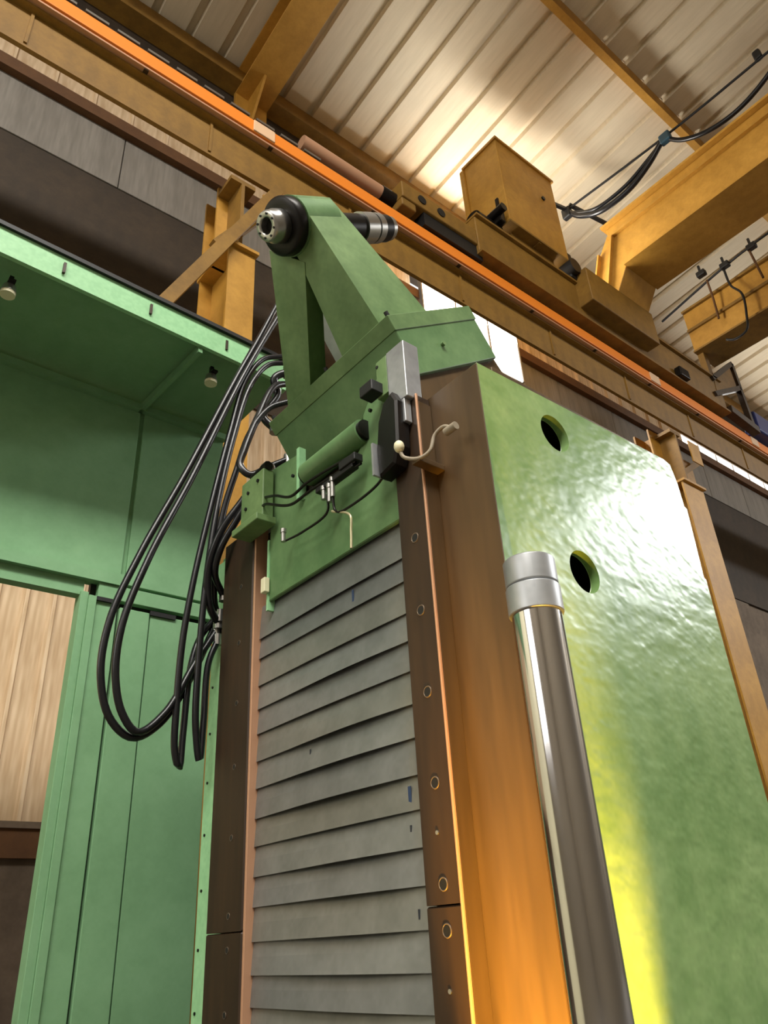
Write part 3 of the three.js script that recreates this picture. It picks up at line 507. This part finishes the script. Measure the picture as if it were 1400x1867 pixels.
// ---------------------------------------------------------------- tilted arm bracket on top of the column
{
  const a = thing('sheave_arm', 'green tilted box bracket with an A-shaped arm carrying a dark axle', 'machine arm');
  a.position.set(-0.45, 4.217, 0.066); a.rotation.x = 33.5 * Math.PI / 180;     // local: x along the box, y up the arm, -z into depth
  const box = mesh('box', bx(-1.07, 0, -0.33, -0.006, -0.72, 0, 0.008), M.green, a);
  mesh('lid_band', bx(-1.075, 0.005, -0.085, 0, -0.725, 0.004, 0.004), M.greenStain, box);
  for (const x of [-0.012, -0.52, -1.04]) mesh('bolt', cyl(0.012, 0.012, 0.03, [x, 0.01, -0.02], 'y', 10), M.black, box);
  mesh('bolt', cyl(0.012, 0.012, 0.02, [0.008, -0.2, -0.3], 'x', 10), M.greenStain, box);
  // right leg, tapering in width and in depth
  mesh('leg', hexa([[-0.39, 0, -0.03], [-0.085, 0, -0.03], [-0.085, 0, -0.48], [-0.39, 0, -0.48], [-0.3, 0.8, -0.02], [-0.14, 0.8, -0.02], [-0.14, 0.8, -0.27], [-0.3, 0.8, -0.27]]), M.greenStain, a);
  mesh('leg', hexa([[-0.91, 0, -0.03], [-0.69, 0, -0.03], [-0.69, 0, -0.16], [-0.91, 0, -0.16], [-0.47, 0.72, -0.02], [-0.3, 0.52, -0.02], [-0.3, 0.52, -0.14], [-0.47, 0.72, -0.14]]), M.greenStain, a);
  mesh('boss', cyl(0.152, 0.152, 0.25, [-0.275, 0.72, -0.14], 'z', 48), M.green, a);
  mesh('inner_plate', bx(-0.75, -0.36, 0, 0.5, -0.42, -0.4), M.galv, a);
  const ax = mesh('axle', [cyl(0.078, 0.078, 0.62, [-0.275, 0.72, -0.5], 'z', 40)], M.blackMetal, a);
  mesh('sleeve', [cyl(0.088, 0.088, 0.1, [-0.275, 0.72, -0.62], 'z', 40), cyl(0.086, 0.086, 0.05, [-0.275, 0.72, -0.71], 'z', 40), cyl(0.07, 0.07, 0.1, [-0.275, 0.72, -0.8], 'z', 40)], M.steel, ax);
  const fl = mesh('flange', new THREE.LatheGeometry([[0, 0], [0.143, 0], [0.147, 0.006], [0.147, 0.045], [0.135, 0.058], [0.1, 0.06], [0, 0.06]].map(p => new THREE.Vector2(...p)), 48).rotateX(Math.PI / 2).translate(-0.275, 0.72, -0.012), M.blackMetal, a);
  mesh('hub', new THREE.LatheGeometry([[0.04, 0.0], [0.085, 0.0], [0.085, 0.05], [0.078, 0.06], [0.078, 0.085], [0.07, 0.1], [0.043, 0.1], [0.04, 0.09], [0.04, 0.0]].map(p => new THREE.Vector2(...p)), 40).rotateX(Math.PI / 2).translate(-0.275, 0.72, 0.045), M.steel, fl);
  mesh('bore', cyl(0.04, 0.04, 0.004, [-0.275, 0.72, 0.1], 'z', 24), M.black, fl);
  for (let k = 0; k < 8; k++) { const q = k * Math.PI / 4; mesh('hub_bolt', cyl(0.006, 0.006, 0.008, [-0.275 + 0.058 * Math.cos(q), 0.72 + 0.058 * Math.sin(q), 0.146], 'z', 8), M.black, fl); }
}

// ---------------------------------------------------------------- hoses
{
  const G = 'black hydraulic hoses looping beside the column';
  const hose = (pts, r, label) => {
    const h = thing('hydraulic_hose', label, 'hose', G);
    mesh('hose_body', tube(pts, r, 140, 10), M.rubber, h);
    const e = pts[pts.length - 1]; mesh('end_fitting', new THREE.CylinderGeometry(r * 1.35, r * 1.35, 0.06, 8).translate(...e), M.steel, h);
  };
  hose([[-1.98, 5.673, -0.25], [-1.993, 5.271, -0.109], [-2.005, 4.875, 0.037], [-2.018, 4.058, 0.321], [-2.031, 3.469, 0.54], [-2.044, 3.077, 0.652], [-2.056, 2.796, 0.659], [-2.069, 2.595, 0.583], [-2.082, 2.519, 0.46], [-2.095, 2.604, 0.321], [-2.107, 2.855, 0.169], [-2.12, 3.2, 0.03]], 0.019, 'black hose with the widest loop hanging in front of the green enclosure');
  hose([[-1.95, 5.542, -0.247], [-1.962, 5.202, -0.114], [-1.974, 4.828, 0.025], [-1.985, 4.011, 0.299], [-1.997, 3.432, 0.505], [-2.009, 3.046, 0.6], [-2.021, 2.796, 0.599], [-2.033, 2.618, 0.541], [-2.045, 2.539, 0.451], [-2.056, 2.651, 0.314], [-2.068, 2.935, 0.163], [-2.08, 3.15, 0.04]], 0.019, 'black hose nested just inside the widest hanging loop');
  hose([[-1.98, 5.211, -0.303], [-1.991, 5.121, -0.156], [-2.002, 4.88, -0.03], [-2.012, 4.455, 0.054], [-2.023, 3.893, 0.148], [-2.034, 3.385, 0.222], [-2.045, 3.033, 0.254], [-2.055, 2.686, 0.255], [-2.066, 2.471, 0.241], [-2.077, 2.396, 0.206], [-2.088, 2.561, 0.193], [-2.098, 2.938, 0.17], [-2.109, 3.106, 0.12], [-2.12, 3.24, 0.03]], 0.018, 'black hose in a narrow hairpin hanging lowest of all hoses');
  hose([[-1.94, 5.123, -0.301], [-1.953, 5.058, -0.178], [-1.965, 4.846, -0.056], [-1.978, 4.374, 0.05], [-1.991, 3.847, 0.127], [-2.004, 3.388, 0.161], [-2.016, 2.949, 0.168], [-2.029, 2.607, 0.156], [-2.042, 2.429, 0.116], [-2.055, 2.62, 0.1], [-2.067, 2.949, 0.085], [-2.06, 3.087, 0.04]], 0.018, 'black hose in a narrow hairpin right beside the guideway');
  hose([[-1.9, 4.924, -0.321], [-1.871, 4.816, -0.175], [-1.843, 4.5, -0.043], [-1.814, 4.198, 0.059], [-1.786, 4.054, 0.096], [-1.757, 3.996, 0.048], [-1.729, 4.072, -0.062], [-1.7, 4.153, -0.177]], 0.022, 'thick black hose in a short U bend near the arm foot');
  hose([[-1.55, 3.9, 0.02], [-1.65, 4.02, -0.02], [-1.72, 3.986, 0.0], [-1.79, 3.822, 0.076], [-1.86, 3.655, 0.152], [-1.96, 3.45, 0.173], [-2.02, 3.25, 0.12], [-2.06, 3.18, 0.04]], 0.021, 'thick black hose sloping down from the saddle bracket over the guideway');
  hose([[-1.5, 3.86, 0.12], [-1.62, 3.9, 0.05], [-1.703, 3.83, 0.06], [-1.785, 3.686, 0.108], [-1.868, 3.538, 0.151], [-1.96, 3.42, 0.13], [-2.02, 3.33, 0.04]], 0.019, 'black hose with steel end bending down over the guideway top');
  hose([[-1.75, 4.7, -0.3], [-1.76, 4.63, -0.2], [-1.8, 4.559, -0.095], [-1.85, 4.359, 0.007], [-1.9, 4.088, 0.062], [-1.95, 3.836, 0.102], [-2.0, 3.534, 0.114], [-2.05, 3.3, 0.08], [-2.1, 3.25, 0.03]], 0.019, 'black hose running down close to the column between the loops');
  hose([[-1.86, 5.0, -0.3], [-1.9, 4.911, -0.191], [-1.917, 4.799, -0.225], [-1.933, 4.592, -0.135], [-1.9, 4.501, -0.2]], 0.026, 'short stub of thick black hose under the canopy end');
  const hb = thing('hose_bracket', 'bracket with steel fittings holding the hose ends on the column flank', 'bracket');
  mesh('bracket_plate', bx(-2.18, -2.0, 3.13, 3.27, 0.004, 0.03, 0.004), M.blackMetal, hb);
  for (const x of [-2.12, -2.08, -2.04]) mesh('fitting', cyl(0.02, 0.02, 0.07, [x, 3.22, 0.045], 'y', 6), M.steel, hb);
}

// ---------------------------------------------------------------- amber work lamps standing on the floor at the column corner
function workLamp(pos, target, angle, label, k = 1) {
  const t = thing('work_lamp', label, 'lamp', 'amber work lamps at the column foot'), P = new THREE.Vector3(...pos), D = new THREE.Vector3(...target).sub(P).normalize();
  const q = new THREE.Quaternion().setFromUnitVectors(new THREE.Vector3(0, 1, 0), D);
  const place = (g, off) => { g.translate(0, off, 0); g.applyQuaternion(q); g.translate(P.x, P.y, P.z); return g; };
  mesh('lamp_head', place(new THREE.CylinderGeometry(0.034, 0.028, 0.08, 24, 1, true), -0.045), M.blackMetal, t);
  mesh('lens', place(new THREE.CylinderGeometry(0.03, 0.03, 0.006, 24), -0.012), M.amberGlow, t);
  mesh('stand', [bx(pos[0] - 0.01, pos[0] + 0.01, 0.008, pos[1] - 0.05, pos[2] - 0.01, pos[2] + 0.01), bx(pos[0] - 0.04, pos[0] + 0.04, 0, 0.01, pos[2] - 0.04, pos[2] + 0.04, 0.003)], M.blackMetal, t);
  const l = new THREE.SpotLight(AMBER, LIGHT.amber * k, 0, angle, 1, 2);
  l.position.copy(P); l.target.position.set(...target); l.castShadow = true; l.shadow.radius = 1.2; scene.add(l, l.target);
}
workLamp([0.1, 0.15, 0.5], [-0.07, 1.42, 0.0], 0.25, 'amber work lamp on the floor below the brown column face');
workLamp([0.45, 0.15, -0.26], [0.0, 1.55, -0.16], 0.25, 'amber work lamp on the floor below the green column side', 0.6);

{   // added flood lamp, unseen under the eaves, to brighten the roof sheets
  const t = thing('added_flood_lamp', 'added wall flood lamp under the eaves, unseen behind the crane cabinet', 'lamp'), X = -5.0, Y = 13.08, Z = -5.9;
  mesh('wall_bracket', bx(XW + 0.002, X - 0.08, Y - 0.05, Y + 0.03, Z - 0.03, Z + 0.03), M.blackMetal, t);
  mesh('lamp_housing', bx(X - 0.1, X, Y - 0.08, Y + 0.1, Z - 0.6, Z + 0.6, 0.02), M.blackMetal, t);
  mesh('lens', bx(X, X + 0.006, Y - 0.06, Y + 0.08, Z - 0.57, Z + 0.57), new THREE.MeshStandardMaterial({ color: 0xffffff, emissive: WARM, emissiveIntensity: 4 }), t);
  area(WARM, LIGHT.flood, 1.14, 0.14, [X + 0.02, Y + 0.01, Z], [X + 1, Y + 0.4, Z]);
}

renderer.render(scene, camera);
